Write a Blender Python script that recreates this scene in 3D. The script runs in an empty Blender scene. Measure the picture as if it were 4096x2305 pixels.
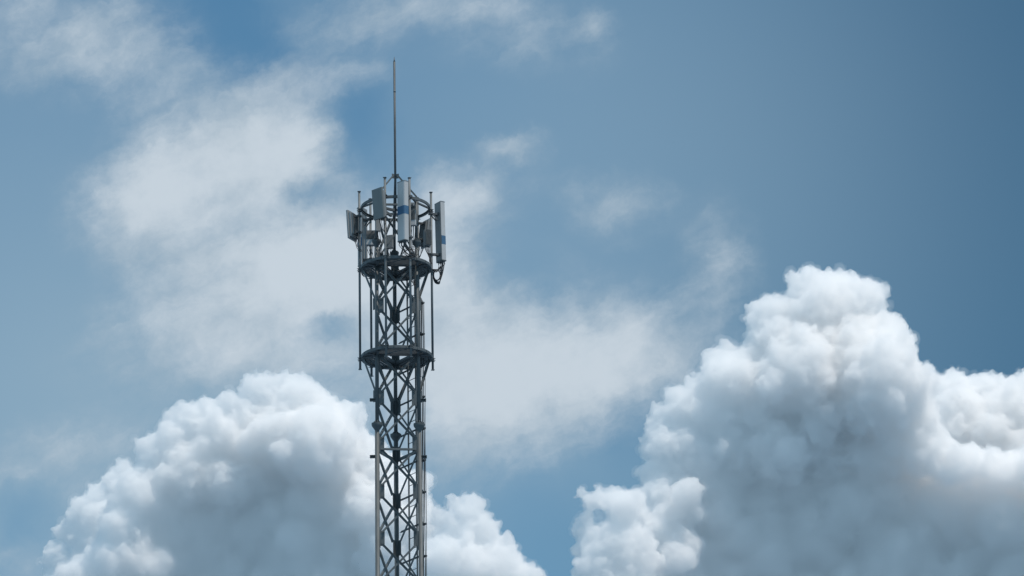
import bpy, bmesh, math, random
import numpy as np
from mathutils import Vector, Matrix

R = math.radians
PI = math.pi
random.seed(7)
scene = bpy.context.scene
C = scene.collection

# ------------------------------------------------------------------ camera
cam_data = bpy.data.cameras.new('camera')
cam = bpy.data.objects.new('camera', cam_data)
C.objects.link(cam)
cam.matrix_world = (Matrix.Translation((0, 0, 1.6)) @ Matrix.Rotation(R(109), 4, 'X')
                    @ Matrix.Rotation(R(-0.95), 4, 'Z'))
cam_data.sensor_width = 36
cam_data.lens = 18 / math.tan(R(6))            # 12 degrees across: a long lens
cam_data.clip_start = 1
cam_data.clip_end = 90000
scene.camera = cam

# ------------------------------------------------------------------ light and exposure
SUN_EL, SUN_AZ = R(65), R(128)                 # azimuth clockwise from +Y (the way the camera looks)
sun_data = bpy.data.lights.new('sun', 'SUN')
sun_data.energy = 3.0
sun_data.angle = R(0.5)
sun_data.color = (1.0, 0.89, 0.79)
sun = bpy.data.objects.new('sun', sun_data)
C.objects.link(sun)
sun_dir = Vector((math.cos(SUN_EL) * math.sin(SUN_AZ), math.cos(SUN_EL) * math.cos(SUN_AZ), math.sin(SUN_EL)))
sun.rotation_euler = sun_dir.to_track_quat('Z', 'Y').to_euler()

scene.view_settings.view_transform = 'Standard'
scene.view_settings.look = 'None'
scene.view_settings.exposure = 0.0
scene.view_settings.gamma = 1.0
scene.cycles.max_bounces = 36
scene.cycles.diffuse_bounces = 4
scene.cycles.volume_bounces = 32
scene.cycles.transparent_max_bounces = 32
scene.cycles.use_denoising = True

# ------------------------------------------------------------------ sky: daylight with thin high cloud in it
world = bpy.data.worlds.new('World')
scene.world = world
world.use_nodes = True
wt = world.node_tree
for n in list(wt.nodes):
    wt.nodes.remove(n)


def wn(kind, **kw):
    n = wt.nodes.new(kind)
    for k, v in kw.items():
        setattr(n, k, v)
    return n


def wl(a, b):
    wt.links.new(a, b)


def wmath(op, a, b=None, c=None, clamp=False):
    n = wn('ShaderNodeMath', operation=op, use_clamp=clamp)
    for i, v in enumerate((a, b, c)):
        if v is None:
            continue
        if isinstance(v, (int, float)):
            n.inputs[i].default_value = v
        else:
            wl(v, n.inputs[i])
    return n.outputs[0]


def wvec(op, a, b=None):
    n = wn('ShaderNodeVectorMath', operation=op)
    for i, v in enumerate((a, b)):
        if v is None:
            continue
        if isinstance(v, tuple):
            n.inputs[i].default_value = v
        else:
            wl(v, n.inputs[i])
    return n.outputs['Value'] if op in ('LENGTH', 'DOT_PRODUCT') else n.outputs[0]


def wnoise(vec, scale, detail, rough=0.55, colour=False, dist=0.0):
    n = wn('ShaderNodeTexNoise')
    n.inputs['Scale'].default_value = scale
    n.inputs['Detail'].default_value = detail
    n.inputs['Roughness'].default_value = rough
    n.inputs['Distortion'].default_value = dist
    wl(vec, n.inputs['Vector'])
    return n.outputs['Color'] if colour else n.outputs['Fac']


def wramp(v, lo, hi, a=0.0, b=1.0, interp='SMOOTHSTEP'):
    n = wn('ShaderNodeMapRange', interpolation_type=interp)
    n.inputs['From Min'].default_value = lo
    n.inputs['From Max'].default_value = hi
    n.inputs['To Min'].default_value = a
    n.inputs['To Max'].default_value = b
    wl(v, n.inputs['Value'])
    return n.outputs[0]


def wmix(f, a, b, mode='MIX'):
    n = wn('ShaderNodeMix', data_type='RGBA', blend_type=mode)
    if isinstance(f, (int, float)):
        n.inputs[0].default_value = f
    else:
        wl(f, n.inputs[0])
    for i, v in ((6, a), (7, b)):
        if isinstance(v, tuple):
            n.inputs[i].default_value = v
        else:
            wl(v, n.inputs[i])
    return n.outputs[2]


sky = wn('ShaderNodeTexSky', sky_type='NISHITA')
sky.sun_disc = False
sky.sun_elevation = SUN_EL
sky.sun_rotation = SUN_AZ
sky.altitude = 50
sky.air_density = 1.0
sky.dust_density = 1.0
sky.ozone_density = 1.6
D = wn('ShaderNodeTexCoord').outputs['Generated']          # the direction looked in
sep = wn('ShaderNodeSeparateXYZ')
wl(D, sep.inputs[0])
az = wmath('MULTIPLY', wmath('ARCTAN2', sep.outputs[0], sep.outputs[1]), 57.29578)
el = wmath('MULTIPLY', wmath('ARCSINE', wmath('MINIMUM', wmath('MAXIMUM', sep.outputs[2], -1.0), 1.0)), 57.29578)
azel = wn('ShaderNodeCombineXYZ')
wl(az, azel.inputs[0])
wl(el, azel.inputs[1])
P = azel.outputs[0]
# ragged outlines: the bearing is shifted by two scales of noise
w1 = wvec('MULTIPLY', wvec('SUBTRACT', wnoise(D, 26, 5, 0.6, True), (0.5, 0.5, 0.5)), (1.0, 0.8, 0))
w2 = wvec('MULTIPLY', wvec('SUBTRACT', wnoise(D, 110, 6, 0.62, True), (0.5, 0.5, 0.5)), (0.60, 0.5, 0))
PW = wvec('ADD', P, wvec('ADD', w1, w2))
# thin cloud: bearing, elevation, half width, half height (degrees), thickness
VEIL = [(-5.96, 22.09, 1.48, 0.84, 0.72), (-4.76, 21.69, 1.14, 0.7, 0.43), (-1.29, 22.31, 1.63, 0.33, 0.72), (-2.25, 21.71, 0.99, 0.42, 0.43), (-1.9, 21.52, 0.45, 0.28, 0.36), (0.31, 21.87, 1.14, 0.42, 0.51), (1.07, 22.04, 0.3, 0.23, 0.51), (-2.91, 21.47, 0.59, 0.37, 0.36), (-3.4, 20.87, 1.24, 0.7, 0.95), (-2.81, 20.63, 0.74, 0.51, 0.5), (-4.39, 19.88, 1.09, 0.7, 0.75), (-4.89, 19.97, 0.59, 0.42, 0.33), (-2.91, 19.42, 1.58, 0.65, 0.7), (-2.01, 19.6, 1.19, 0.79, 0.7), (-1.67, 19.04, 1.29, 0.75, 0.6), (-3.2, 18.67, 1.73, 0.79, 0.72), (-4.13, 18.3, 1.48, 0.7, 0.56), (-0.57, 20.15, 0.84, 0.47, 0.6), (-0.77, 19.5, 0.74, 0.84, 0.45), (0.58, 20.28, 0.54, 0.19, 0.2), (0.3, 18.55, 1.38, 0.84, 0.7), (0.78, 18.03, 1.63, 0.79, 0.6), (-0.21, 17.48, 1.48, 0.7, 0.69), (-0.79, 18.19, 0.99, 0.94, 0.42), (1.62, 18.15, 0.89, 0.75, 0.35), (-0.81, 16.93, 0.99, 0.51, 0.35), (-5.34, 16.89, 1.24, 0.7, 0.3), (0.09, 20.63, 0.54, 0.19, 0.85), (1.37, 19.98, 0.64, 0.37, 0.7), (2.54, 19.29, 0.45, 0.75, 0.62), (2.13, 18.65, 0.99, 0.56, 0.25), (-2.48, 20.19, 0.3, 0.15, -0.5), (-1.91, 20.91, 0.45, 0.61, -0.4), (-0.76, 20.86, 0.99, 0.51, -0.25), (-2.22, 18.51, 0.3, 0.14, -0.45), (0.01, 19.21, 0.59, 0.28, -0.35), (-5.96, 16.37, 0.37, 0.35, -0.5), (-5.19, 17.12, 1.24, 0.47, 0.3), (-5.99, 15.81, 1.09, 0.56, 0.5), (-6.3, 16.83, 0.45, 0.33, 0.3), (-3.2, 20.35, 1.29, 0.56, 0.35), (-4.05, 20.35, 0.99, 0.56, 0.3), (-1.92, 17.92, 1.98, 0.56, 0.45)]
HAZE = [(0.83, 20.13, 7.17, 6.55, 0.36), (-6.05, 18.65, 4.94, 6.55, 0.46), (-2.91, 17.04, 7.42, 3.27, 0.28)]          # even high haze
GAPS = [(-3.71, 22.12, 1.09, 0.51, -0.34), (-3.11, 21.61, 0.99, 0.42, -0.3), (0.25, 16.26, 0.79, 0.7, -0.08), (-1.91, 21.01, 0.54, 0.65, -0.16), (1.3, 17.32, 0.69, 0.56, -0.14), (-5.96, 16.37, 0.42, 0.37, -0.15)]           # where it thins out


def spots(rows, pos, spread):
    acc = None
    for (bx, by, bw, bh, k) in rows:
        dvec = wvec('MULTIPLY', wvec('SUBTRACT', pos, (bx, by, 0)), (1 / (spread * bw), 1 / (spread * bh), 0))
        g = wramp(wvec('LENGTH', dvec), 1.0, 0.0, 0.0, k)
        acc = g if acc is None else wmath('ADD', acc, g)
    return acc


total = wmath('MULTIPLY', spots(VEIL, PW, 1.6), 1.28)
haze = wmath('MAXIMUM', wmath('ADD', spots(HAZE, P, 1.0), spots(GAPS, PW, 1.25)), 0.0)
fbm = wnoise(D, 42, 9, 0.6)
fine = wnoise(D, 150, 7, 0.62)
# fibres drawn out along the wind, up to the right
rot = wn('ShaderNodeVectorRotate', rotation_type='Z_AXIS')
rot.inputs['Angle'].default_value = R(-24)
wl(PW, rot.inputs['Vector'])
fibre = wnoise(wvec('MULTIPLY', rot.outputs[0], (0.55, 2.2, 1)), 1.6, 8, 0.62)
rag = wmath('ADD', wmath('MULTIPLY', wmath('SUBTRACT', fbm, 0.5), 0.9), wmath('MULTIPLY', wmath('SUBTRACT', fine, 0.5), 0.8))
rag = wmath('ADD', rag, wmath('MULTIPLY', wmath('SUBTRACT', fibre, 0.5), 1.0))
thick = wmath('ADD', total, wmath('MULTIPLY', rag, wramp(total, 0.0, 0.5, 0.0, 0.95)))
cover = wramp(thick, -0.04, 1.75, 0.0, 1.0, 'SMOOTHSTEP')
tint = wmix(1.0, sky.outputs[0], (0.50, 0.80, 0.83, 1), 'MULTIPLY')
side = wramp(az, -1.0, 7.0, 1.0, 0.66)                       # lens-like darkening towards the right, painted into the sky
sidec = wn('ShaderNodeCombineColor')
for i in range(3):
    wl(side, sidec.inputs[i])
blue = wmix(1.0, tint, sidec.outputs[0], 'MULTIPLY')
lump = wmath('ADD', thick, wmath('MULTIPLY', wmath('SUBTRACT', wnoise(D, 62, 7, 0.58), 0.5), 2.6))
cloudcol = wmix(wramp(lump, 0.2, 2.0), (3.05, 3.85, 4.55, 1), (4.5, 5.15, 5.75, 1))
# unseen broken cloud added round the view, tinted blue to light the shade
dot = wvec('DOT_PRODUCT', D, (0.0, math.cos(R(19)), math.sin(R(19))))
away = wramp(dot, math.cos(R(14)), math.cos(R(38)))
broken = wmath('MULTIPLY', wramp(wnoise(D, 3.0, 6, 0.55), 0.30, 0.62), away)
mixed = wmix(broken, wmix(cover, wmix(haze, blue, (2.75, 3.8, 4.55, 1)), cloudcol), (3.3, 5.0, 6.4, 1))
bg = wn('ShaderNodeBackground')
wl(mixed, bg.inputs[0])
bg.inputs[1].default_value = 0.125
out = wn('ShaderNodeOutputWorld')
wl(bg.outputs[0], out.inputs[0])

# ------------------------------------------------------------------ unseen ground, coloured blue for the bounce light under the clouds
gm = bpy.data.materials.new('blue_bounce_ground')
gm.use_nodes = True
gb = gm.node_tree.nodes['Principled BSDF']
gn = gm.node_tree.nodes.new('ShaderNodeTexNoise')
gn.inputs['Scale'].default_value = 0.02
gn.inputs['Detail'].default_value = 8
gr = gm.node_tree.nodes.new('ShaderNodeValToRGB')
gr.color_ramp.elements[0].position = 0.35
gr.color_ramp.elements[0].color = (0.11, 0.17, 0.23, 1)
gr.color_ramp.elements[1].position = 0.7
gr.color_ramp.elements[1].color = (0.16, 0.235, 0.31, 1)
gc = gm.node_tree.nodes.new('ShaderNodeTexCoord')
gm.node_tree.links.new(gc.outputs['Object'], gn.inputs['Vector'])
gm.node_tree.links.new(gn.outputs['Fac'], gr.inputs[0])
gm.node_tree.links.new(gr.outputs[0], gb.inputs['Base Color'])
gb.inputs['Roughness'].default_value = 1.0
gme = bpy.data.meshes.new('ground')
gme.from_pydata([(-8e4, -8e4, 0), (8e4, -8e4, 0), (8e4, 8e4, 0), (-8e4, 8e4, 0)], [], [(0, 1, 2, 3)])
gme.materials.append(gm)
ground = bpy.data.objects.new('ground', gme)
C.objects.link(ground)
ground['kind'] = 'structure'


# ------------------------------------------------------------------ helpers
def tag(o, label=None, cat=None, group=None, kind=None):
    if label: o['label'] = label
    if cat: o['category'] = cat
    if group: o['group'] = group
    if kind: o['kind'] = kind
    return o


def empty(name, loc, rz=0.0, label=None, cat=None, group=None, rx=0.0):
    o = bpy.data.objects.new(name, None)
    C.objects.link(o)
    o.location = loc
    o.rotation_euler = (rx, 0, rz)
    o.empty_display_size = 0.1
    return tag(o, label, cat, group)


# ------------------------------------------------------------------ cumulus clouds: closed shells of billows filled with scattering droplets
def droplets(name, dens):
    m = bpy.data.materials.new(name)
    m.use_nodes = True
    t = m.node_tree
    t.nodes.remove(t.nodes['Principled BSDF'])
    v = t.nodes.new('ShaderNodeVolumeScatter')
    v.inputs['Color'].default_value = (0.993, 0.998, 1.0, 1)
    v.inputs['Density'].default_value = dens
    v.inputs['Anisotropy'].default_value = 0.3
    t.links.new(v.outputs[0], t.nodes['Material Output'].inputs['Volume'])
    return m


_b = bmesh.new()
bmesh.ops.create_icosphere(_b, subdivisions=2, radius=1)
IV = np.array([v.co[:] for v in _b.verts])
IF = np.array([[q.index for q in f.verts] for f in _b.faces])
_b.free()


def billows(name, parts, cores, vox, dens, shake):
    """one closed surface round all the billows (x, y, z, radius, sx, sy, sz), roughened"""
    A = np.array(parts)
    V = (IV[None] * (A[:, 3, None, None] * A[:, None, 4:7]) + A[:, None, :3]).reshape(-1, 3)
    F = (IF[None] + (np.arange(len(A)) * len(IV))[:, None, None]).reshape(-1, 3)
    me = bpy.data.meshes.new(name)
    me.from_pydata(V.tolist(), [], F.tolist())
    ob = bpy.data.objects.new(name, me)
    C.objects.link(ob)
    m = ob.modifiers.new('union', 'REMESH')
    m.mode = 'VOXEL'
    m.voxel_size = vox
    ob.modifiers.new('soften', 'SMOOTH').iterations = 3
    dg = bpy.context.evaluated_depsgraph_get()
    me2 = bpy.data.meshes.new_from_object(ob.evaluated_get(dg))
    ob.modifiers.clear()
    ob.data = me2
    bpy.data.meshes.remove(me)
    # richly billowed where the sunlit towers are, smooth in the bases
    co = np.empty(len(me2.vertices) * 3, dtype=np.float32)
    me2.vertices.foreach_get('co', co)
    co = co.reshape(-1, 3)
    near = {0: np.full(len(co), 9.0, dtype=np.float32), 1: np.full(len(co), 9.0, dtype=np.float32)}
    for x, y, z, r, b in cores:
        q = np.sqrt(((co - np.array((x, y, z), dtype=np.float32)) ** 2).sum(1)) / r
        near[1 if b else 0] = np.minimum(near[1 if b else 0], q)
    wgt = np.clip((near[0] - near[1] + .30) / .55, 0.0, 1)
    vg = ob.vertex_groups.new(name='billow')
    lev = np.round(wgt * 16).astype(int)
    for k in range(1, 17):
        vg.add(np.nonzero(lev == k)[0].tolist(), k / 16, 'REPLACE')
    me = me2
    ev = ob.modifiers.new('even', 'SMOOTH')
    ev.vertex_group = 'billow'
    ev.invert_vertex_group = True
    ev.iterations = 80
    ev.factor = .6
    for kind, sc, st in shake:
        t = bpy.data.textures.new(name + '_billow', 'CLOUDS')
        t.noise_scale = sc
        t.noise_depth = 3
        t.noise_type = kind + '_NOISE'
        d = ob.modifiers.new('billow', 'DISPLACE')
        d.texture = t
        if sc < 60:
            d.vertex_group = 'billow'
        d.strength = st
        d.texture_coords = 'LOCAL'
        d.mid_level = .5 if kind == 'SOFT' else .35
    m2 = ob.modifiers.new('clean', 'REMESH')
    m2.mode = 'VOXEL'
    m2.voxel_size = vox
    m2.use_smooth_shade = True
    dg = bpy.context.evaluated_depsgraph_get()
    nm = bpy.data.meshes.new_from_object(ob.evaluated_get(dg))
    ob.modifiers.clear()
    ob.data = nm
    bpy.data.meshes.remove(me)
    nm.name = name
    nm.materials.clear()
    nm.materials.append(droplets(name + '_droplets', dens))
    return ob


def cloud(name, Y, blobs, seed, label, vox=1.25, dens=0.115):
    """blobs: east, height, radius, metres farther than Y, how richly it billows (0 soft shaded base, 1, 2)"""
    rng = np.random.default_rng(seed)

    def squash():
        return tuple(rng.uniform(.8, 1.2, 3) * np.array((1.06, 1.0, .94)))

    S, K1, K2 = [], [], []

    def billow(P, n, k0, k1, off, acc, rmin):
        for x, y, z, r, b in P:
            if r < rmin or b == 0:
                continue
            for _ in range(n if b == 2 else n // 3):
                d = rng.normal(size=3)
                d /= np.linalg.norm(d)
                if d[2] < -.45: d[2] *= -1
                if d[1] > .5: d[1] *= -1
                q = r * (k0 + (k1 - k0) * rng.random() ** 1.6)
                acc.append((x + d[0] * r * off, y + d[1] * r * off, z + d[2] * r * off, q, b))

    for x, z, r, dy, b in blobs:
        if b == 0:
            x, z, dy = x + rng.uniform(-9, 9), z + rng.uniform(-9, 9), dy + rng.uniform(-1, 1)
        S.append((x, dy + r * (rng.uniform(.25, .75) if b else .6), z, r, b))
    billow(S, 30, .22, .52, .78, K1, 8)
    billow(K1, 4, .3, .5, .8, K2, 7)
    ob = billows(name, [s[:4] + squash() for s in S + K1 + K2], S, vox, dens, (('SOFT', 70, 20), ('HARD', 42, 17), ('HARD', 16, 11), ('HARD', 7, 4.5)))
    ob.location = (0, Y, 0)
    # thin vapour fraying off the outside
    fo = bpy.data.objects.new('vapour_fringe', ob.data)
    C.objects.link(fo)
    for kind, sc, st, mid in (('SOFT', 16, 16, .36), ('HARD', 7, 6, .4)):
        t = bpy.data.textures.new('fray', 'CLOUDS')
        t.noise_scale = sc
        t.noise_depth = 4
        t.noise_type = kind + '_NOISE'
        d = fo.modifiers.new('fray', 'DISPLACE')
        d.texture = t
        d.strength = st
        d.texture_coords = 'LOCAL'
        d.mid_level = mid
    m3 = fo.modifiers.new('clean', 'REMESH')
    m3.mode = 'VOXEL'
    m3.voxel_size = vox * 1.3
    m3.use_smooth_shade = True
    dg = bpy.context.evaluated_depsgraph_get()
    fm = bpy.data.meshes.new_from_object(fo.evaluated_get(dg))
    fo.modifiers.clear()
    fo.data = fm
    fm.name = 'vapour_fringe'
    fm.materials.clear()
    fm.materials.append(droplets('thin_vapour', .014))
    fo.parent = ob
    return tag(ob, label, 'cloud', 'cumulus clouds behind the tower')


CLOUDS = [
    ('towering white cumulus with a domed top and broad blue-grey base, right of tower', 5700,
     [(379,1939,42,0,2),(423,1941,39,-10,2),(346,1971,12,0,2),(370,1965,17,0,2),(405,1970,17,0,2),(441,1951,22,0,2),(454,1907,32,0,2),(324,1920,35,0,2),(302,1920,16,0,2),(475,1886,24,5,2),(387,1893,59,-15,2),(435,1866,54,-15,2),(328,1878,39,-20,2),(264,1872,23,10,2),(247,1869,15,10,2),(355,1831,61,-35,2),(443,1822,63,-35,2),(272,1833,39,-25,2),(233,1823,25,0,2),(208,1803,28,0,2),(184,1793,19,5,2),(192,1763,32,0,2),(163,1761,14,5,2),(242,1782,34,-15,2),(296,1797,37,-25,2),(374,1790,39,-30,2),(451,1784,37,-25,2),(270,1756,41,0,1),(323,1750,46,0,1),(382,1749,46,0,1),(440,1753,46,0,1),(489,1763,39,5,1),(231,1742,39,0,1),(486,1798,29,-10,2),(483,1834,29,0,2),(196,1722,29,5,2),(189,1631,39,8,1),(200,1681,36,5,2),(209,1692,11,-30,2),(217,1685,9,-32,2),(200,1681,8,-28,2),(214,1702,6,-28,2),(193,1606,24,-30,1),(170,1652,29,-5,2),(174,1607,36,0,1),(171,1692,23,0,2),(167,1723,19,5,2),(245,1731,46,10,0),(244,1707,46,16,0),(244,1683,46,21,0),(243,1659,46,27,0),(242,1634,46,33,0),(242,1610,46,39,0),(241,1586,46,44,0),(240,1562,46,50,0),(239,1539,46,56,0),(239,1515,46,62,0),(268,1731,46,16,0),(268,1707,46,21,0),(267,1682,46,27,0),(266,1658,46,33,0),(265,1634,46,39,0),(265,1610,46,44,0),(264,1586,46,50,0),(263,1562,46,56,0),(263,1538,46,62,0),(262,1514,46,68,0),(292,1731,46,22,0),(291,1706,46,27,0),(290,1682,46,33,0),(289,1658,46,39,0),(289,1634,46,45,0),(288,1610,46,50,0),(287,1586,46,56,0),(286,1562,46,62,0),(286,1538,46,68,0),(285,1514,46,73,0),(314,1715,63,28,0),(314,1691,63,33,0),(313,1666,63,39,0),(312,1642,63,45,0),(311,1618,63,51,0),(311,1594,63,56,0),(310,1570,63,62,0),(309,1546,63,68,0),(308,1523,62,74,0),(307,1499,62,79,0),(338,1715,63,33,0),(337,1690,63,39,0),(336,1666,63,45,0),(335,1642,63,51,0),(334,1618,63,56,0),(334,1594,63,62,0),(333,1570,63,68,0),(332,1546,63,74,0),(331,1522,62,79,0),(330,1498,62,85,0),(361,1714,63,34,0),(360,1690,63,40,0),(359,1666,63,46,0),(358,1641,63,52,0),(358,1617,63,57,0),(357,1593,63,63,0),(356,1569,63,69,0),(355,1546,63,75,0),(354,1522,62,80,0),(353,1498,62,86,0),(384,1714,63,34,0),(383,1689,63,40,0),(383,1665,63,46,0),(382,1641,63,52,0),(381,1617,63,57,0),(380,1593,63,63,0),(379,1569,63,69,0),(378,1545,63,75,0),(377,1521,62,80,0),(376,1498,62,86,0),(408,1713,63,34,0),(407,1689,63,40,0),(406,1665,63,46,0),(405,1641,63,52,0),(404,1617,63,57,0),(403,1593,63,63,0),(402,1569,63,69,0),(401,1545,63,75,0),(400,1521,62,80,0),(399,1497,62,86,0),(431,1713,63,34,0),(430,1689,63,40,0),(429,1664,63,46,0),(428,1640,63,52,0),(427,1616,63,57,0),(426,1592,63,63,0),(425,1568,63,69,0),(424,1544,63,75,0),(423,1521,62,80,0),(422,1497,62,86,0),(454,1712,63,34,0),(453,1688,63,40,0),(452,1664,63,46,0),(451,1640,63,52,0),(450,1616,63,57,0),(449,1592,63,63,0),(448,1568,63,69,0),(447,1544,63,75,0),(446,1520,62,80,0),(445,1496,62,86,0),(476,1688,63,40,0),(475,1664,63,46,0),(474,1639,63,52,0),(473,1615,63,57,0),(472,1591,63,63,0),(471,1567,63,69,0),(470,1544,62,75,0),(469,1520,62,80,0),(468,1496,62,86,0),(500,1687,63,40,0),(499,1663,63,46,0),(498,1639,63,52,0),(497,1615,63,57,0),(496,1591,63,63,0),(494,1567,63,69,0),(493,1543,62,75,0),(492,1519,62,80,0),(491,1496,62,86,0),(523,1687,63,40,0),(522,1663,63,46,0),(521,1639,63,52,0),(520,1615,63,57,0),(519,1591,63,63,0),(518,1567,63,69,0),(517,1543,62,75,0),(515,1519,62,80,0),(514,1495,62,86,0),(546,1687,63,40,0),(545,1662,63,46,0),(544,1638,63,52,0),(543,1614,63,57,0),(542,1590,63,63,0),(541,1566,63,69,0),(540,1542,62,75,0),(538,1519,62,80,0),(537,1495,62,86,0),(569,1686,63,40,0),(568,1662,63,46,0),(567,1638,63,52,0),(566,1614,63,57,0),(565,1590,63,63,0),(564,1566,63,69,0),(563,1542,62,75,0),(562,1518,62,80,0),(560,1494,62,86,0),(593,1686,63,40,0),(591,1662,63,46,0),(590,1637,63,52,0),(589,1613,63,57,0),(588,1589,63,63,0),(587,1565,63,69,0),(586,1542,62,75,0),(585,1518,62,80,0),(583,1494,62,86,0),(616,1685,63,40,0),(615,1661,63,46,0),(614,1637,63,52,0),(612,1613,63,57,0),(611,1589,63,63,0),(610,1565,63,69,0),(609,1541,62,75,0),(608,1517,62,80,0),(606,1494,62,86,0),(639,1685,63,40,0),(638,1661,63,46,0),(637,1637,63,52,0),(635,1613,63,57,0),(634,1589,63,63,0),(633,1565,63,69,0),(632,1541,62,75,0),(631,1517,62,80,0),(629,1493,62,86,0),(662,1685,63,40,0),(661,1660,63,46,0),(660,1636,63,52,0),(659,1612,63,57,0),(657,1588,63,63,0),(656,1564,63,69,0),(655,1540,62,75,0),(654,1517,62,80,0),(652,1493,62,86,0),(686,1684,63,40,0),(684,1660,63,46,0),(683,1636,63,52,0),(682,1612,63,57,0),(680,1588,63,63,0),(679,1564,63,69,0),(678,1540,62,75,0),(677,1516,62,80,0),(675,1492,62,86,0),(513,1737,29,0,2),(546,1719,31,0,2),(584,1715,31,0,2),(623,1717,34,0,2),(662,1709,39,0,2),(214,1666,34,25,0),(211,1626,34,25,0),(207,1586,34,25,0),(206,1546,34,25,0)]),
    ('small bright cumulus puff at the lower left foot of the towering domed cloud', 5665,
     [(131,1670,27,0,2),(98,1675,20,0,2),(117,1688,13,0,2),(146,1682,14,0,2),(81,1686,10,0,2),(87,1641,18,0,2),(106,1623,32,0,2),(96,1588,25,0,2),(140,1622,29,0,2),(139,1582,43,0,2),(88,1658,13,0,2),(124,1548,48,0,1)]),
    ('bright lumpy cumulus behind the towering domed cloud, running out at the right edge', 5900,
     [(549,1877,33,0,2),(525,1904,20,0,2),(580,1884,26,0,2),(610,1886,26,0,2),(645,1883,28,0,2),(680,1874,40,0,2),(567,1834,50,-10,2),(623,1828,55,-10,2),(595,1776,50,-20,2),(655,1775,55,-10,2),(560,1898,20,0,2),(555,1782,40,0,2),(525,1798,35,20,2),(765,1757,120,60,0),(734,1847,81,-10,2),(808,1819,101,-20,1),(773,1899,61,0,1),(704,1742,75,30,1)]),  # lobes past the right edge are unseen, added to shade the base below
    ('wide white cumulus mound behind the lower part of the tower, grey-blue below', 5700,
     [(-309,1835,23,0,2),(-321,1841,17,0,2),(-294,1845,15,0,2),(-267,1835,22,0,2),(-333,1813,20,0,2),(-241,1814,23,0,2),(-221,1801,25,0,2),(-206,1790,24,0,2),(-372,1811,20,5,2),(-348,1818,17,5,2),(-401,1799,22,5,2),(-423,1784,21,5,2),(-440,1766,21,5,2),(-357,1770,44,0,2),(-289,1776,56,-15,2),(-241,1760,54,-20,2),(-197,1759,35,0,2),(-170,1739,32,0,2),(-139,1697,35,0,2),(-396,1742,44,5,2),(-241,1694,68,-2,0),(-173,1683,48,-10,1),(-125,1657,39,0,2),(-120,1602,43,0,2),(-468,1628,43,15,1),(-445,1728,24,10,2),(-469,1703,30,5,2),(-483,1663,32,5,2),(-497,1628,30,0,2),(-531,1609,27,5,2),(-506,1578,48,15,0),(-435,1713,41,19,0),(-435,1690,41,24,0),(-435,1667,41,28,0),(-434,1645,41,32,0),(-434,1622,41,37,0),(-434,1600,41,42,0),(-434,1577,41,46,0),(-434,1555,41,50,0),(-433,1532,41,55,0),(-413,1712,41,28,0),(-413,1690,41,32,0),(-413,1667,41,37,0),(-413,1644,41,42,0),(-412,1622,41,46,0),(-412,1599,41,50,0),(-412,1577,41,55,0),(-412,1554,41,60,0),(-412,1532,41,64,0),(-391,1712,41,29,0),(-391,1689,41,34,0),(-391,1666,41,38,0),(-391,1644,41,42,0),(-391,1621,41,47,0),(-391,1599,41,52,0),(-390,1576,41,56,0),(-390,1554,41,60,0),(-390,1532,41,65,0),(-369,1712,41,29,0),(-369,1689,41,34,0),(-369,1666,41,38,0),(-369,1643,41,42,0),(-369,1621,41,47,0),(-369,1598,41,52,0),(-369,1576,41,56,0),(-369,1554,41,60,0),(-369,1531,41,65,0),(-348,1711,41,29,0),(-347,1688,41,34,0),(-347,1666,41,38,0),(-347,1643,41,42,0),(-347,1621,41,47,0),(-347,1598,41,52,0),(-347,1576,41,56,0),(-347,1553,41,60,0),(-347,1531,41,65,0),(-326,1711,41,28,0),(-326,1688,41,33,0),(-326,1665,41,37,0),(-326,1643,41,42,0),(-326,1620,41,46,0),(-325,1598,41,51,0),(-325,1575,41,55,0),(-325,1553,41,60,0),(-325,1530,41,64,0),(-304,1710,41,22,0),(-304,1688,41,26,0),(-304,1665,41,30,0),(-304,1642,41,35,0),(-304,1620,41,40,0),(-304,1597,41,44,0),(-304,1575,41,48,0),(-304,1552,41,53,0),(-304,1530,41,58,0),(-282,1660,41,25,0),(-282,1637,41,29,0),(-282,1614,41,34,0),(-282,1592,41,38,0),(-282,1569,41,43,0),(-282,1547,41,47,0),(-260,1659,41,18,0),(-260,1637,41,22,0),(-260,1614,41,27,0),(-260,1592,41,32,0),(-260,1569,41,36,0),(-260,1547,41,40,0),(-239,1659,41,15,0),(-239,1636,41,20,0),(-239,1614,41,24,0),(-239,1591,41,28,0),(-239,1569,41,33,0),(-239,1546,41,38,0),(-217,1658,41,15,0),(-217,1636,41,20,0),(-217,1613,41,24,0),(-217,1591,41,28,0),(-217,1568,41,33,0),(-217,1546,41,38,0),(-195,1658,41,15,0),(-195,1635,41,20,0),(-195,1613,41,24,0),(-195,1590,41,28,0),(-195,1568,41,33,0),(-196,1546,41,38,0),(-173,1658,41,15,0),(-173,1635,41,20,0),(-173,1613,41,24,0),(-174,1590,41,28,0),(-174,1568,41,33,0),(-174,1545,41,38,0),(-406,1722,34,0,1),(-357,1727,39,0,1),(-314,1726,41,0,1),(-164,1622,39,5,1)]),
    ('small bright cumulus turret stepping down behind the left slope of the wide mound', 6300,
     [(-527,1920,17,0,2),(-542,1902,19,0,2),(-561,1883,20,0,2),(-580,1871,18,0,2),(-539,1871,24,0,2),(-593,1858,12,0,2),(-566,1850,27,0,2),(-528,1838,32,0,2),(-565,1800,37,10,1),(-603,1831,19,0,2),(-619,1801,21,5,2),(-613,1756,32,5,1)]),
    ('small white cumulus sloping down just right of the foot of the tower', 5300,
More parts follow.
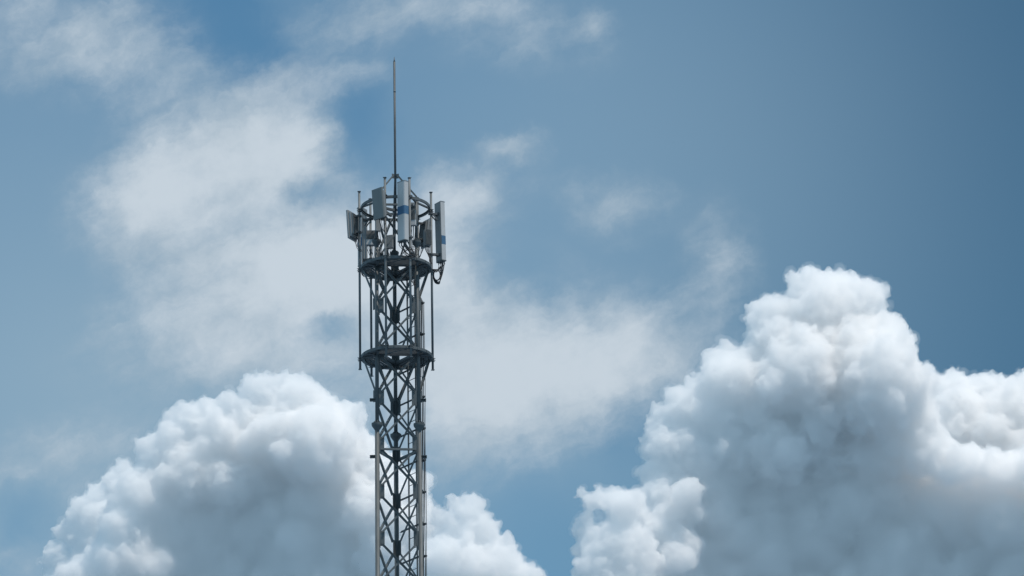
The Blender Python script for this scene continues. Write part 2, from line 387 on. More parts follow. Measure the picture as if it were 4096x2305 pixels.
     [(-57,1564,17,0,2),(-71,1572,11,0,2),(-48,1570,12,0,2),(-82,1554,15,0,2),(-42,1542,22,0,2),(-67,1521,34,0,2),(-22,1513,19,0,2),(-4,1501,17,0,2),(-40,1488,38,0,2),(13,1478,19,0,2),(-90,1498,30,0,2),(-5,1464,31,0,2),(-68,1451,40,0,1)]),
]
for i, (label, Y, blobs) in enumerate(CLOUDS):
    cloud('cumulus_cloud', Y, blobs, i + 1, label)


# ------------------------------------------------------------------ materials of the tower
def steel(name, col, rough=.6, metal=.15, streak=.25, scale=7.0):
    m = bpy.data.materials.new(name)
    m.use_nodes = True
    t = m.node_tree
    b = t.nodes['Principled BSDF']
    tc = t.nodes.new('ShaderNodeTexCoord')
    mp = t.nodes.new('ShaderNodeMapping')
    mp.inputs['Scale'].default_value = (1, 1, .35)
    n = t.nodes.new('ShaderNodeTexNoise')
    n.inputs['Scale'].default_value = scale
    n.inputs['Detail'].default_value = 6
    n.inputs['Roughness'].default_value = .65
    r = t.nodes.new('ShaderNodeValToRGB')
    lo = tuple(c * (1 - streak) for c in col) + (1,)
    hi = tuple(min(1, c * (1 + streak)) for c in col) + (1,)
    r.color_ramp.elements[0].position = .3
    r.color_ramp.elements[0].color = lo
    r.color_ramp.elements[1].position = .72
    r.color_ramp.elements[1].color = hi
    t.links.new(tc.outputs['Object'], mp.inputs['Vector'])
    t.links.new(mp.outputs[0], n.inputs['Vector'])
    t.links.new(n.outputs['Fac'], r.inputs[0])
    t.links.new(r.outputs[0], b.inputs['Base Color'])
    b.inputs['Roughness'].default_value = rough
    b.inputs['Metallic'].default_value = metal
    return m


GALV = steel('galvanised_steel', (.092, .108, .114))
BRACE = steel('galvanised_angle', (.115, .132, .138))
POLE = steel('galvanised_pipe', (.13, .148, .155))
DARK = steel('dull_dark_steel', (.095, .107, .114), .6, .3)
WHITE = steel('weathered_white_plastic', (.46, .465, .465), .45, 0, .07, 3)
GREYP = steel('grey_painted_aluminium', (.23, .245, .25), .5, .1, .1, 4)
DKFACE = steel('dark_grey_plastic', (.15, .165, .165), .5, 0, .08, 4)
BLUE = steel('blue_band_paint', (.045, .125, .225), .5, 0, .12, 6)
FINS = steel('grey_heat_sink', (.17, .18, .18), .55, .2, .35, 30)
RUBBER = steel('black_cable', (.03, .032, .035), .55, 0, .2)


# ------------------------------------------------------------------ mesh builder
class MB:
    def __init__(s):
        s.v, s.f = [], []

    def add(s, vs, fs):
        o = len(s.v)
        s.v += [tuple(v) for v in vs]
        s.f += [tuple(i + o for i in f) for f in fs]
        return s

    def box(s, c, size, M=None, bev=0.0):
        x, y, z = (q / 2 for q in size)
        if bev > 0:
            b = min(bev, x * .9, y * .9)
            pts = [(-x + b, -y), (x - b, -y), (x, -y + b), (x, y - b), (x - b, y), (-x + b, y), (-x, y - b), (-x, -y + b)]
            vs = [Vector((p[0], p[1], h)) for h in (-z, z) for p in pts]
            fs = [tuple(range(7, -1, -1)), tuple(range(8, 16))] + [(i, (i + 1) % 8, 8 + (i + 1) % 8, 8 + i) for i in range(8)]
        else:
            vs = [Vector((a * x, b_ * y, h * z)) for h in (-1, 1) for a, b_ in ((-1, -1), (1, -1), (1, 1), (-1, 1))]
            fs = [(3, 2, 1, 0), (4, 5, 6, 7), (0, 1, 5, 4), (1, 2, 6, 5), (2, 3, 7, 6), (3, 0, 4, 7)]
        if M is not None:
            vs = [M @ v for v in vs]
        c = Vector(c)
        return s.add([v + c for v in vs], fs)

    def prism(s, a, b, pts, up=None):
        """a profile swept straight from a to b; profile axes: u across, w towards `up`"""
        a, b = Vector(a), Vector(b)
        d = (b - a).normalized()
        up = Vector(up) if up is not None else (Vector((0, 0, 1)) if abs(d.z) < .9 else Vector((0, 1, 0)))
        u = d.cross(up).normalized()
        w = u.cross(d).normalized()
        n = len(pts)
        vs = [p + u * q[0] + w * q[1] for p in (a, b) for q in pts]
        fs = [tuple(range(n)), tuple(range(2 * n - 1, n - 1, -1))] + [(i + n, (i + 1) % n + n, (i + 1) % n, i) for i in range(n)]
        return s.add(vs, fs)

    def angle(s, a, b, w=.06, t=.008, up=None):
        return s.prism(a, b, [(-w / 2, 0), (w / 2, 0), (w / 2, t), (-w / 2 + t, t), (-w / 2 + t, w), (-w / 2, w)], up)

    def channel(s, a, b, w=.09, h=.05, t=.008, up=None):
        return s.prism(a, b, [(-w / 2, 0), (w / 2, 0), (w / 2, h), (w / 2 - t, h), (w / 2 - t, t), (-w / 2 + t, t), (-w / 2 + t, h), (-w / 2, h)], up)

    def tube(s, path, r, n=10, r2=None):
        path = [Vector(p) for p in path]
        rings = []
        u = None
        for i, p in enumerate(path):
            d = (path[min(i + 1, len(path) - 1)] - path[max(i - 1, 0)]).normalized()
            if u is None:
                u = d.orthogonal().normalized()
            else:
                u = (u - d * u.dot(d)).normalized()
            w = d.cross(u)
            rr = r if r2 is None else r + (r2 - r) * i / (len(path) - 1)
            rings.append([p + (u * math.cos(2 * PI * k / n) + w * math.sin(2 * PI * k / n)) * rr for k in range(n)])
        vs = [v for ring in rings for v in ring]
        m = len(rings)
        fs = [(i * n + k, i * n + (k + 1) % n, (i + 1) * n + (k + 1) % n, (i + 1) * n + k) for i in range(m - 1) for k in range(n)]
        fs += [tuple(range(n - 1, -1, -1)), tuple(range((m - 1) * n, m * n))]
        return s.add(vs, fs)

    def lathe(s, prof, c=(0, 0, 0), n=20, arc=None):
        c = Vector(c)
        m = len(prof)
        vs = [c + Vector((r * math.cos(2 * PI * k / n), r * math.sin(2 * PI * k / n), z)) for r, z in prof for k in range(n)]
        fs = [(i * n + k, i * n + (k + 1) % n, (i + 1) * n + (k + 1) % n, (i + 1) * n + k) for i in range(m - 1) for k in range(n)]
        if prof[0] != prof[-1]:
            fs += [tuple(range(n - 1, -1, -1)), tuple(range((m - 1) * n, m * n))]
        return s.add(vs, fs)

    def build(s, name, mat, parent=None, smooth=False):
        me = bpy.data.meshes.new(name)
        me.from_pydata([tuple(v) for v in s.v], [], s.f)
        bm = bmesh.new()
        bm.from_mesh(me)
        bmesh.ops.recalc_face_normals(bm, faces=bm.faces)
        bm.to_mesh(me)
        bm.free()
        me.materials.append(mat)
        if smooth:
            for p in me.polygons:
                p.use_smooth = len(p.vertices) == 4
        o = bpy.data.objects.new(name, me)
        C.objects.link(o)
        if parent is not None:
            o.parent = parent
        return o


def pol(r, deg, z):
    return Vector((r * math.cos(R(deg)), r * math.sin(R(deg)), z))


def smooth_path(pts, n=6):
    pts = [Vector(p) for p in pts]
    out = []
    for i in range(len(pts) - 1):
        p0, p1, p2, p3 = pts[max(i - 1, 0)], pts[i], pts[i + 1], pts[min(i + 2, len(pts) - 1)]
        for k in range(n):
            t = k / n
            out.append(.5 * ((2 * p1) + (-p0 + p2) * t + (2 * p0 - 5 * p1 + 4 * p2 - p3) * t * t + (-p0 + 3 * p1 - 3 * p2 + p3) * t ** 3))
    return out + [pts[-1]]


# ------------------------------------------------------------------ the lattice tower
TX, TY = -3.57, 142.0
tower = empty('telecom_tower', (TX, TY, 0), 0,
              'tall grey three-legged steel lattice tower with ring platforms and antennas at its top', 'tower')
LEG = [95.2, 215.2, 335.2]           # back, front left, front right


def rad(z):
    return .722 + .0043 * (50 - z)


def leg_at(k, z):
    return pol(rad(z), LEG[k], z)


ZJ, ZK, ZTOP = 46.03, 51.95, 53.38    # flanged joints, leg tops
for k in range(3):
    m = MB().tube([leg_at(k, 0), leg_at(k, ZJ)], .071, 16)
    leg = m.build('leg', GALV, tower, True)
    MB().tube([leg_at(k, ZJ), leg_at(k, ZK)], .058, 16).build('upper_tube', GALV, leg, True)
    MB().tube([leg_at(k, ZK), leg_at(k, ZTOP)], .048, 14).build('top_tube', GALV, leg, True)
    p = leg_at(k, ZTOP)
    MB().lathe([(.10, 0), (.10, .014)], p, 16).build('cap_plate', GALV, leg)
    for zj, s, r0, r1 in ((ZJ, 1.0, .072, .059), (ZK, .82, .059, .049)):
        m = MB().lathe([(r0, -.19 * s), (.165 * s, -.05 * s), (.172 * s, -.02 * s), (.172 * s, -.004), (r0, -.004)], leg_at(k, zj), 24)
        m.lathe([(r1, .004), (.172 * s, .004), (.172 * s, .026 * s), (r1, .026 * s)], leg_at(k, zj), 24)
        for q in range(8):
            M = Matrix.Rotation(R(q * 45 + 10), 3, 'Z')
            c = leg_at(k, zj)
            a0 = [(r1 - .004, -.006, .026 * s), (.15 * s, -.006, .026 * s), (r1 - .004, -.006, .13 * s),
                  (r1 - .004, .006, .026 * s), (.15 * s, .006, .026 * s), (r1 - .004, .006, .13 * s)]
            m.add([M @ Vector(v) + c for v in a0], [(0, 1, 2), (5, 4, 3), (0, 3, 4, 1), (1, 4, 5, 2), (2, 5, 3, 0)])
            b = M @ Vector((.155 * s, 0, 0)) + c
            m.tube([b + Vector((0, 0, -.04)), b + Vector((0, 0, .05))], .011, 6)
        m.build('leg_flange', GALV, leg, False)

PITCH = 1.487
ZG = [51.34 - PITCH * i + (.0 if i else 0.0) for i in range(0, 34)]
GH = .48
visible_z = 41.0


def outward(i, j):
    a, b = leg_at(i, 50), leg_at(j, 50)
    m = (a + b) / 2
    return Vector((m.x, m.y, 0)).normalized()


rest = MB()
legs = [o for o in tower.children]
legs.sort(key=lambda o: o.name)
for gi, z in enumerate(ZG):
    for (i, j) in ((1, 2), (2, 0), (0, 1)):
        n = outward(i, j)
        # gusset plates on both legs of this face
        for a, b, ow in ((i, j, 0), (j, i, 1)):
            A, B = leg_at(a, z), leg_at(b, z)
            d = (B - A).normalized()
            c = A + d * .135 + n * .012
            w = .16
            M = Matrix((d, n, Vector((0, 0, 1)))).transposed()
            g = MB().box(c, (w, .012, GH), M)
            for bx, bz in ((.035, .19), (-.005, .17), (.035, -.19), (-.005, -.17), (.03, .04)):
                q = c + d * bx + Vector((0, 0, bz)) + n * .012
                g.tube([q - n * .02, q + n * .012], .016, 6)
            if z > visible_z:
                g.build('gusset_plate', GALV, legs[a])
            else:
                rest.add(g.v, g.f)
        if gi + 1 < len(ZG) or True:
            z2 = z - PITCH
            for s, (a, b) in enumerate(((i, j), (j, i))):
                A, B = leg_at(a, z - .19), leg_at(b, z2 + .19)
                d = (B - A)
                e = Vector((d.x, d.y, 0)).normalized()
                off = n * (.02 if s == 0 else .034)
                A2, B2 = A + e * .14 + off, B - e * .14 + off
                m = MB().angle(A2, B2, .062, .008, n if s else -n) if s else MB().angle(A2, B2, .062, .008, n)
                if z > visible_z:
                    m.build('brace', BRACE, tower)
                else:
                    rest.add(m.v, m.f)
# topmost bay, above the upper platform
for (i, j) in ((1, 2), (2, 0), (0, 1)):
    n = outward(i, j)
    for s, (a, b) in enumerate(((i, j), (j, i))):
        A, B = leg_at(a, 53.05), leg_at(b, ZG[0] + .19)
        d = (B - A)
        e = Vector((d.x, d.y, 0)).normalized()
        off = n * (.02 if s == 0 else .034)
        MB().angle(A + e * .08 + off, B - e * .14 + off, .055, .008, n).build('brace', BRACE, tower)
o = rest.build('lower_bracing', BRACE, tower)

# horizontals under the lower leg joints
for zc in (45.20, 53.12):
    for (i, j) in ((1, 2), (2, 0), (0, 1)):
        n = outward(i, j)
        A, B = leg_at(i, zc), leg_at(j, zc)
        d = (B - A).normalized()
        MB().angle(A + d * .10 + n * .05, B - d * .10 + n * .05, .075, .009, (0, 0, 1)).build('cross_bar', BRACE, tower)
        if zc < 50:
            mid = (A + B) / 2
            for q in (A, B):
                pass
# short lugs standing off the legs
for zl in (46.83, 45.02, 42.1):
    for k, s in ((1, -1), (2, 1)):
        p = leg_at(k, zl)
        m = MB().box(p + Vector((s * .145, .0, .02)), (.16, .09, .012))
        m.box(p + Vector((s * .14, .04, -.02)), (.15, .012, .075))
        m.box(p + Vector((s * .218, 0, -.02)), (.012, .085, .07))
        if zl > 44: m.build('lug_bracket', GALV, legs[k])


# ------------------------------------------------------------------ ring platforms
def ring_band(m, r, z, h, t, fl, n=72):
    """a bent channel: upright web h with flanges fl pointing inwards"""
    prof = [(r, z - h / 2), (r, z + h / 2), (r - fl, z + h / 2), (r - fl, z + h / 2 - t), (r - t, z + h / 2 - t),
            (r - t, z - h / 2 + t), (r - fl, z - h / 2 + t), (r - fl, z - h / 2), (r, z - h / 2)]
    m.lathe(prof, (0, 0, 0), n)


POLES = [15, 54, 135, 174, 255, 294]
for zp, gz in ((48.30, ZG[3] + .2), (51.20, ZG[1] + .2)):
    m = MB()
    ring_band(m, 1.10, zp, .085, .01, .11)
    m.lathe([(.93, zp - .045), (.95, zp - .045), (.95, zp + .03), (.93, zp + .03), (.93, zp - .045)], (0, 0, 0), 72)
    for q in range(18):                                   # splice plates and bolts on the rim
        a = q * 20 + 7
        p = pol(1.107, a, zp)
        M = Matrix.Rotation(R(a), 3, 'Z')
        m.box(p, (.012, .02, .05), M)
    plat = m.build('platform_ring', GALV, tower)
    for (i, j), dz in (((1, 2), 0), ((2, 0), .007), ((0, 1), .014)):
        n = outward(i, j)
        d = Vector((-n.y, n.x, 0))
        for q, dist in enumerate((.30, .44, .55, .66, .77, .87)):
            half = math.sqrt(1.0 - dist ** 2) * .985
            if dist < .4:
                half = .93
            c = n * dist + Vector((0, 0, zp - .035 + dz))
            mm = MB()
            if q in (0, 1):
                mm.channel(c - d * half, c + d * half, .08, .07, .008, (0, 0, 1))
            else:
                mm.angle(c - d * half, c + d * half, .045, .006, (0, 0, 1))
            mm.build('floor_bar', DARK, plat)
    for k in range(3):                                    # spokes from leg to rim
        for da in (-24, 0, 24):
            A = leg_at(k, zp - .075)
            B = pol(1.05, LEG[k] + da, zp - .075)
            e = (B - A).normalized()
            MB().channel(A + e * .07, B, .07, .05, .008).build('spoke', DARK, plat)
    for k, angs in ((0, (62, 128)), (1, (182,)), (2, (4,))):     # raking struts below the rim
        for a in angs:
            A = pol(1.02, a, zp - .06)
            B = leg_at(k, gz)
            e = (A - B)
            e.z = 0
            e.normalize()
            MB().angle(B + e * .07, A, .065, .009, (0, 0, 1)).build('strut', BRACE, tower)
            g = B + e * .1 - Vector((0, 0, .12))
            M = Matrix((e, Vector((-e.y, e.x, 0)), Vector((0, 0, 1)))).transposed()
            MB().box(g, (.12, .012, .38), M).build('gusset_plate', GALV, legs[k])

# top ring
zt = 53.17
m = MB()
ring_band(m, 1.08, zt, .085, .012, .05)
tring = m.build('top_ring', GALV, tower)
for k in range(3):
    for da in (-38, 38):
        A = leg_at(k, zt + .055)
        B = pol(1.05, LEG[k] + da, zt + .055)
        e = (B - A).normalized()
        MB().channel(A + e * .05, B, .06, .045, .008).build('spoke', DARK, tring)
mm = MB()
for k in range(3):
    A, B = leg_at(k, zt - .11), Vector((0, 0, zt - .11))
    e = (B - A).normalized()
    mm = MB().channel(A + e * .05, B - e * .06, .08, .07, .009)
    mm.build('spoke', DARK, tring)

# antenna mounting poles in three pairs around the rings
for a in POLES:
    p0, p1 = pol(1.135, a, 47.98), pol(1.135, a, 53.78)
    pole = MB().tube([p0, p1], .037, 12).build('mounting_pole', POLE, tower, True)
    M = Matrix.Rotation(R(a), 3, 'Z')
    mm = MB().box(p1 + Vector((0, 0, .006)), (.10, .10, .012), M).box(p0 - Vector((0, 0, .006)), (.10, .10, .012), M)
    mm.build('end_plate', POLE, pole)
    mm = MB()
    for zc in (48.30, 51.20, 53.17):
        for dz in (-.035, .035):
            q = pol(1.135, a, zc + dz)
            mm.box(q, (.10, .11, .022), M)
            for s in (-1, 1):
                b = q + M @ Vector((0, s * .062, 0))
                mm.tube([b - M @ Vector((.11, 0, 0)), b + M @ Vector((.075, 0, 0))], .008, 6)
    mm.build('clamp', GALV, pole)
    mm = MB()
    for q in range(5):                                     # cable ties left sticking out
        z = 51.5 + q * .42 + .1 * math.sin(a + q)
        mm.tube([pol(1.10, a - 2, z), pol(1.18, a + 1.5, z + .02 * math.sin(q * 3))], .006, 5)
    mm.build('cable_tie', RUBBER, pole)

# ladder and cable tray on the right-hand rear face
n = outward(2, 0)
A0, B0 = leg_at(0, 45), leg_at(2, 45)
d = (B0 - A0); d.z = 0
L = d.length
d.normalize()


def tray(t, z, off=.20):
    a = leg_at(0, z)
    return a + d * (t * L) + n * off


ladder_rails = MB()
for t in (.29, .62):
    a, b = tray(t, 2, .2), tray(t, 51.1, .2)
    ladder_rails.channel(a, b, .05, .03, .006, n)
ladder = ladder_rails.build('ladder', BRACE, tower)
rr = MB()
z = 41.0 - .35
k = 0
while z < 51.1:
    MB().tube([tray(.29, z, .215), tray(.62, z, .215)], .012, 6).build('rung', BRACE, ladder)
    z += .336
z = 2.0
while z < 40.5:
    rr.tube([tray(.29, z, .215), tray(.62, z, .215)], .012, 6)
    z += .336
tag(rr.build('lower_rungs', BRACE, ladder), kind='stuff')
z = 41.95 - 1.01
i = 0
while z < 51.0:
    MB().angle(tray(-.03, z, .16), tray(.93, z, .16), .06, .008, (0, 0, 1)).build('tray_bar', DARK, tower)
    c = tray(.875, z, .26)
    M = Matrix((d, n, Vector((0, 0, 1)))).transposed()
    MB().box(c, (.17, .07, .05), M).build('cable_clamp', DARK, tower)
    z += 1.01

# ------------------------------------------------------------------ feeder cables
for q in range(8):
    t = .80 + .021 * q
    off = .245 + .012 * ((q * 5) % 3)
    pts = [tray(t, 2, off)]
    zz = 6.0
    while zz < 50.4:
        pts.append(tray(t + .006 * math.sin(zz * 1.3 + q * 2.1), zz, off + .006 * math.cos(zz * 1.7 + q)))
        zz += .5
    e = pol(.70 - .05 * q, 18 + 9 * q, 51.12)
    pts += [tray(t - .05, 50.7, off - .03) * .6 + e * .4 - Vector((0, 0, .1)), e]
    f = MB().tube([p + Vector((TX, TY, 0)) for p in pts], .009, 6).build('feeder_cable', RUBBER, None, True)
    tag(f, 'one of the thin black cables running straight down beside the right leg of the tower', 'cable',
        'feeder cables beside the right leg')


# ------------------------------------------------------------------ lightning rod
rod = empty('lightning_rod', (TX, TY, 53.05), 0, 'long thin pointed lightning rod standing on the very top of the tower', 'lightning rod')
m = MB().tube([(0, 0, 0), (0, 0, 5.0)], .037, 14, .035)
m.build('mast', DARK, rod, True)
MB().tube([(0, 0, 5.0), (0, 0, 5.06), (0, 0, 5.19)], .035, 12, .002).build('tip', DARK, rod, True)
MB().lathe([(.040, 3.98), (.040, 4.03)], (0, 0, 0), 14).build('sleeve', POLE, rod, True)
for k in range(3):
    a = Vector((0, 0, 1.19)) + pol(.05, LEG[k], 0)
    b = leg_at(k, .36)
    b = pol(rad(53.3), LEG[k], .36)
    MB().angle(a, b, .05, .007).build('stay', BRACE, rod)
    M = Matrix.Rotation(R(LEG[k]), 3, 'Z')
    MB().box(pol(.075, LEG[k], 1.17), (.10, .01, .15), M).build('stay_plate', GALV, rod)


# ------------------------------------------------------------------ panel antennas. Local axes: +X is the way the antenna faces
def jumper(root, starts, target, r=.011, sag=.12, name='jumper_cable', slack=.0):
    """cables hanging from the underside at local starts and led to the local point target"""
    for q, s in enumerate(starts):
        s = Vector(s)
        t = Vector(target) + Vector((.02 * (q % 3), .025 * (q - len(starts) / 2), 0))
        mid = s * .55 + t * .45
        pts = [s, s - Vector((0, 0, .07 + .015 * (q % 2))), Vector((mid.x + .012 * (q % 3), mid.y, min(s.z - .16, mid.z) - sag * (.6 + .15 * (q % 3)))), t]
        MB().tube(smooth_path(pts), r, 6).build(name, RUBBER, root, True)


def tilted(root, tilt):
    return Matrix.Rotation(tilt, 4, 'Y')


def tall_panel(loc, az, pole_az, label, tilt=0.0, h=1.90, w=.34, dp=.17, band=(.0, 0), target=(-.35, 0, -1.35), ncab=6):
    root = empty('panel_antenna', loc, R(az), label, 'antenna', 'tall white antennas with a blue band')
    M = Matrix.Rotation(tilt, 3, 'Y')

    def shell(mb, z0, z1, g=0.0):
        x0, x1, y = -dp / 2, dp / 2 + g, w / 2 + g
        b = .045
        prof = [(x0, -y), (x1 - b, -y), (x1 - b * .3, -y + b * .3), (x1, -y + b), (x1, y - b), (x1 - b * .3, y - b * .3), (x1 - b, y), (x0, y)]
        k = len(prof)
        vs = [M @ Vector((p[0], p[1], z)) for z in (z0, z1) for p in prof]
        mb.add(vs, [tuple(range(k - 1, -1, -1)), tuple(range(k, 2 * k))] + [(i, (i + 1) % k, k + (i + 1) % k, k + i) for i in range(k)])
        return mb
    body = shell(MB(), -h / 2, h / 2).build('radome', WHITE, root)
    shell(MB(), h / 2 + .001, h / 2 + .022, .006).build('end_cap', GREYP, root)
    shell(MB(), -h / 2 - .022, -h / 2 - .001, .006).build('end_cap', DKFACE, root)
    MB().box(M @ Vector((-dp / 2 - .006, 0, 0)), (.010, w - .02, h - .01), M).build('back_plate', GREYP, root)
    if band:
        bm_ = shell(MB(), band[0] - band[1] / 2, band[0] + band[1] / 2, .003)
        # cut the band's back so that it only wraps the radome
        bm_.build('blue_band', BLUE, body)
    # brackets to the pole
    Minv = Matrix.Rotation(-R(az), 3, 'Z')
    pp = Minv @ (pol(1.135, pole_az, 0) + Vector((TX, TY, 0)) - Vector((loc[0], loc[1], 0)))
    for zb, arm in ((h * .30, True), (-h * .40, False)):
        m = MB()
        s = M @ Vector((-dp / 2 - .01, 0, zb))
        e = Vector((pp.x, pp.y, zb))
        side = Vector((0, .05, 0))
        for sg in (-1, 1):
            m.prism(s + side * sg, e + side * sg, [(-.006, -.03), (.006, -.03), (.006, .03), (-.006, .03)], (0, 0, 1))
        if arm:
            m.prism(s + Vector((-.03, .05, -.2)), e + Vector((0, .05, 0)), [(-.006, -.02), (.006, -.02), (.006, .02), (-.006, .02)], (0, 0, 1))
            m.prism(s + Vector((-.03, -.05, -.2)), e + Vector((0, -.05, 0)), [(-.006, -.02), (.006, -.02), (.006, .02), (-.006, .02)], (0, 0, 1))
        m.box(e, (.13, .14, .05), None)
        m.box(s - Vector((.012, 0, 0)), (.024, .18, .07), None)
        m.build('bracket', DARK, root)
    ys = [(-w / 2 + .04 + (w - .08) * q / (ncab - 1)) for q in range(ncab)]
    mm = MB()
    for q, yy in enumerate(ys):
        c = M @ Vector((.02 * (-1) ** q, yy, -h / 2 - .022))
        mm.tube([c, c - Vector((0, 0, .06))], .016, 8)
    mm.build('connector_row', DARK, root)
    jumper(root, [M @ Vector((.02 * (-1) ** q, yy, -h / 2 - .07)) for q, yy in enumerate(ys)], target)
    return root


def mimo(loc, az, pole_az, label, tilt, h=.92, w=.46, front=DKFACE, target=(-.3, 0, -.9)):
    root = empty('tilted_antenna', loc, R(az), label, 'antenna', 'short square tilted antennas')
    M = Matrix.Rotation(tilt, 3, 'Y')
    MB().box(M @ Vector((.05, 0, 0)), (.075, w, h), M, .02).build('front_cover', front, root)
    MB().box(M @ Vector((-.03, 0, -.02)), (.082, w * .88, h * .86), M, .012).build('housing', GREYP, root)
    m = MB()
    for q in range(13):
        y = -w * .36 + w * .72 * q / 12
        m.box(M @ Vector((-.10, y, 0)), (.055, .008, h * .74), M)
    m.build('heat_sink', FINS, root)
    m = MB()
    for q in range(4):
        m.box(M @ Vector((-.09, -w * .3 + q * w * .2, -h * .43 - .03)), (.03, .03, .06), M)
    m.build('connector_row', DARK, root)
    Minv = Matrix.Rotation(-R(az), 3, 'Z')
    pp = Minv @ (pol(1.135, pole_az, 0) + Vector((TX, TY, 0)) - Vector((loc[0], loc[1], 0)))
    for zb in (h * .30, -h * .28):
        m = MB()
        s = M @ Vector((-.13, 0, zb))
        e = Vector((pp.x, pp.y, zb))
        for sg in (-.05, .05):
            m.prism(s + Vector((0, sg, 0)), e + Vector((0, sg, 0)), [(-.006, -.025), (.006, -.025), (.006, .025), (-.006, .025)], (0, 0, 1))
            m.tube([e + Vector((-.07, sg * 1.3, 0)), e + Vector((.08, sg * 1.3, 0))], .009, 6)
        m.box(e, (.12, .13, .06))
        m.box(s, (.02, .2, .09), M)
        m.build('bracket', DARK, root)
    jumper(root, [M @ Vector((-.09, -w * .3 + q * w * .2, -h * .43 - .06)) for q in range(4)], target, .009)
    return root


def at(x, y, z):
    return (TX + x, TY + y, z)


tall_panel(at(.25, -1.27, 52.60), 226, 294, 'tall white panel antenna with a blue band, centre front of the tower head, facing us', 0.0,
           band=(.02, .27), target=(-.55, -.02, -1.36))
tall_panel(at(1.385, .40, 52.50), 34, 15, 'tall white antenna with a low blue band, outermost on the right, dark back towards us', -.02,
           band=(-.30, .28), target=(-.30, .05, -1.28))
tall_panel(at(-1.07, .95, 52.55), 152, 135, 'tall grey panel antenna with a blue band, behind the tilted box antenna on the left', 0.0,
           band=(-.18, .28), target=(-.25, .1, -1.30))
mimo(at(-.46, -1.30, 52.85), 226, 255, 'dark square antenna tilted forward beside the blue-banded front panel', .09, h=.96)
mimo(at(-1.34, .20, 52.70), 152, 174, 'tilted antenna on the far left with its finned box side turned to us', .06, front=GREYP)
mimo(at(.90, 1.05, 52.72), 34, 54, 'tilted antenna seen from its dark back, behind the right-hand radio boxes', .11, front=WHITE)


# ------------------------------------------------------------------ radio boxes
def radio(loc, rz, size, label, cover=.0, ncab=4, target=(0, 0, -.75), finned=True, hang=None):
    w, dp, h = size
    root = empty('radio_unit', loc, R(rz), label, 'radio unit', 'remote radio boxes on the tower head')
    zc = -h / 2
    hc = h * cover
    MB().box((0, .02, hc / 2 if hc else 0), (w, dp - .04, h - hc), None, .015).build('case', GREYP, root)
    if finned:
        m = MB()
        nf = max(6, int(w / .022))
        for q in range(nf):
            m.box((-w / 2 + .015 + (w - .03) * q / (nf - 1), -dp / 2 + .005 - .012, hc / 2), (.007, .034, (h - hc) * .94))
        m.build('heat_sink', FINS, root)
    if hc:
        MB().box((0, -.005, -h / 2 + hc / 2 - .002), (w * 1.02, dp * 1.02, hc - .004), None, .012).build('lower_cover', WHITE, root)
    m = MB()
    xs = [-w * .36 + w * .72 * q / max(1, ncab - 1) for q in range(ncab)]
    for x in xs:
        m.tube([(x, 0, zc - .002), (x, 0, zc - .05)], .014, 8)
    m.build('connector_row', DARK, root)
    m = MB().box((0, dp / 2 + .03, h * .25), (w * .5, .05, .05)).box((0, dp / 2 + .03, -h * .2), (w * .5, .05, .05))
    m.build('bracket', DARK, root)
    jumper(root, [(x, 0, zc - .05) for x in xs], target, .008, .05)
    return root


radio(at(-.79, .35, 52.33), 4, (.29, .16, .48), 'finned radio box with a pale lower cover, just left of the left leg', .36, 5, (.1, .1, -.95))
radio(at(-.53, -.60, 52.42), 10, (.16, .15, .40), 'small narrow radio box fixed on the front of the left leg', 0, 3, (.08, .1, -.95), False)
radio(at(.565, -.62, 52.62), -8, (.16, .13, .50), 'slim radio box with white lower cover, between front panel and right leg', .34, 3, (-.1, .2, -1.0))
radio(at(.97, .16, 52.24), 32, (.22, .16, .52), 'radio box with many thin cables, just inside the pole of the right panel antenna', 0, 7, (.1, .0, -.85))
radio(at(-.20, -.15, 52.02), -15, (.24, .15, .42), 'radio box low in the middle of the tower head, behind the crossing braces', 0, 4, (.05, .1, -.6), False)
radio(at(.52, .12, 53.22), 6, (.22, .14, .34), 'radio box highest in the tower head, close under the top ring', 0, 3, (0, .1, -1.2), False)

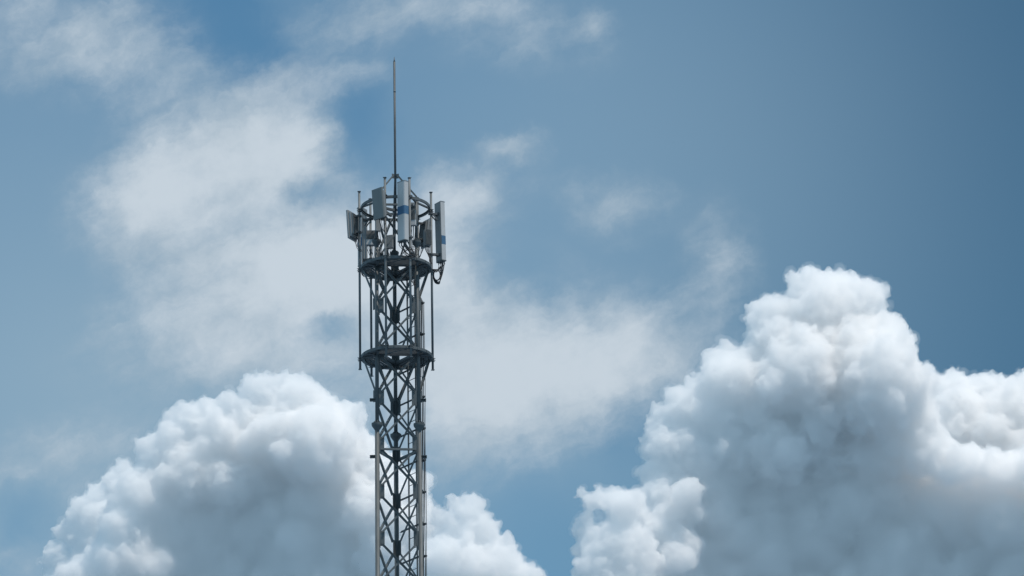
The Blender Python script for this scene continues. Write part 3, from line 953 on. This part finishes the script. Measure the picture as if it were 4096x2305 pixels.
# ------------------------------------------------------------------ loose cable loops and coils
m = MB()
for q in range(4):                                  # loops hanging outside the upper ring, right
    path = [(1.50 - .045 * q, .44 + .02 * q, 51.62), (1.47 - .03 * q, .42 + .02 * q, 51.36), (1.41 - .02 * q, .40, 51.08), (1.33, .38 + .01 * q, 50.88 - .02 * q),
            (1.22 - .01 * q, .36 + .015 * q, 50.90 - .015 * q), (1.155 - .01 * q, .34, 51.06), (1.13, .33 + .02 * q, 51.24), (1.02, .30 + .03 * q, 51.27)]
    m.tube([p + Vector((TX, TY, 0)) for p in smooth_path(path, 5)], .012, 7)
for q in range(2):
    pts = [Vector((1.255 + (.095 + .012 * q) * math.cos(R(a)), .35 + .02 * q + .02 * math.sin(R(a)), 51.08 + (.17 + .012 * q) * math.sin(R(a)))) for a in range(0, 361, 15)]
    m.tube([p + Vector((TX, TY, 0)) for p in pts], .012, 7)
tag(m.build('cable_loop', RUBBER, None, True), 'loops of thick black cable hanging in the air below the right panel antenna', 'cable')
m = MB()
rc = random.Random(11)
for q in range(5):                                  # coil tied to the front of the upper ring
    pts = []
    ph, cx, cz, ra, rb = rc.uniform(0, 6), .47 + rc.uniform(-.06, .06), 51.27 + rc.uniform(-.05, .05), rc.uniform(.15, .24), rc.uniform(.09, .15)
    for s in range(20):
        a = ph + R(s * 330 / 19)
        pts.append(Vector((cx + ra * math.cos(a), -1.16 - .01 * q + .04 * math.sin(a * 2 + q), cz + rb * math.sin(a) + .03 * math.cos(2 * a + q))))
    m.tube([p + Vector((TX, TY, 0)) for p in pts], .008, 6)
tag(m.build('cable_coil', RUBBER, None, True), 'coil of spare dark cable tied to the front rim of the upper ring platform', 'cable')
rng = random.Random(3)
for q in range(9):                                  # cables lying across the upper platform
    a0, a1 = rng.uniform(0, 360), rng.uniform(0, 360)
    pts = [pol(rng.uniform(.5, .95), a0, 51.19 + .03 * rng.random()), pol(rng.uniform(.1, .6), (a0 + a1) / 2 + rng.uniform(-50, 50), 51.13 + .1 * rng.random()),
           pol(rng.uniform(.2, .7), a1 + 40, 51.12 + .12 * rng.random()), pol(rng.uniform(.5, .95), a1, 51.20)]
    c = MB().tube([p + Vector((TX, TY, 0)) for p in smooth_path(pts, 8)], .011, 6).build('platform_cable', RUBBER, None, True)
    tag(c, 'black cable lying loose across the floor bars of the upper ring platform', 'cable', 'cables lying on the upper platform')
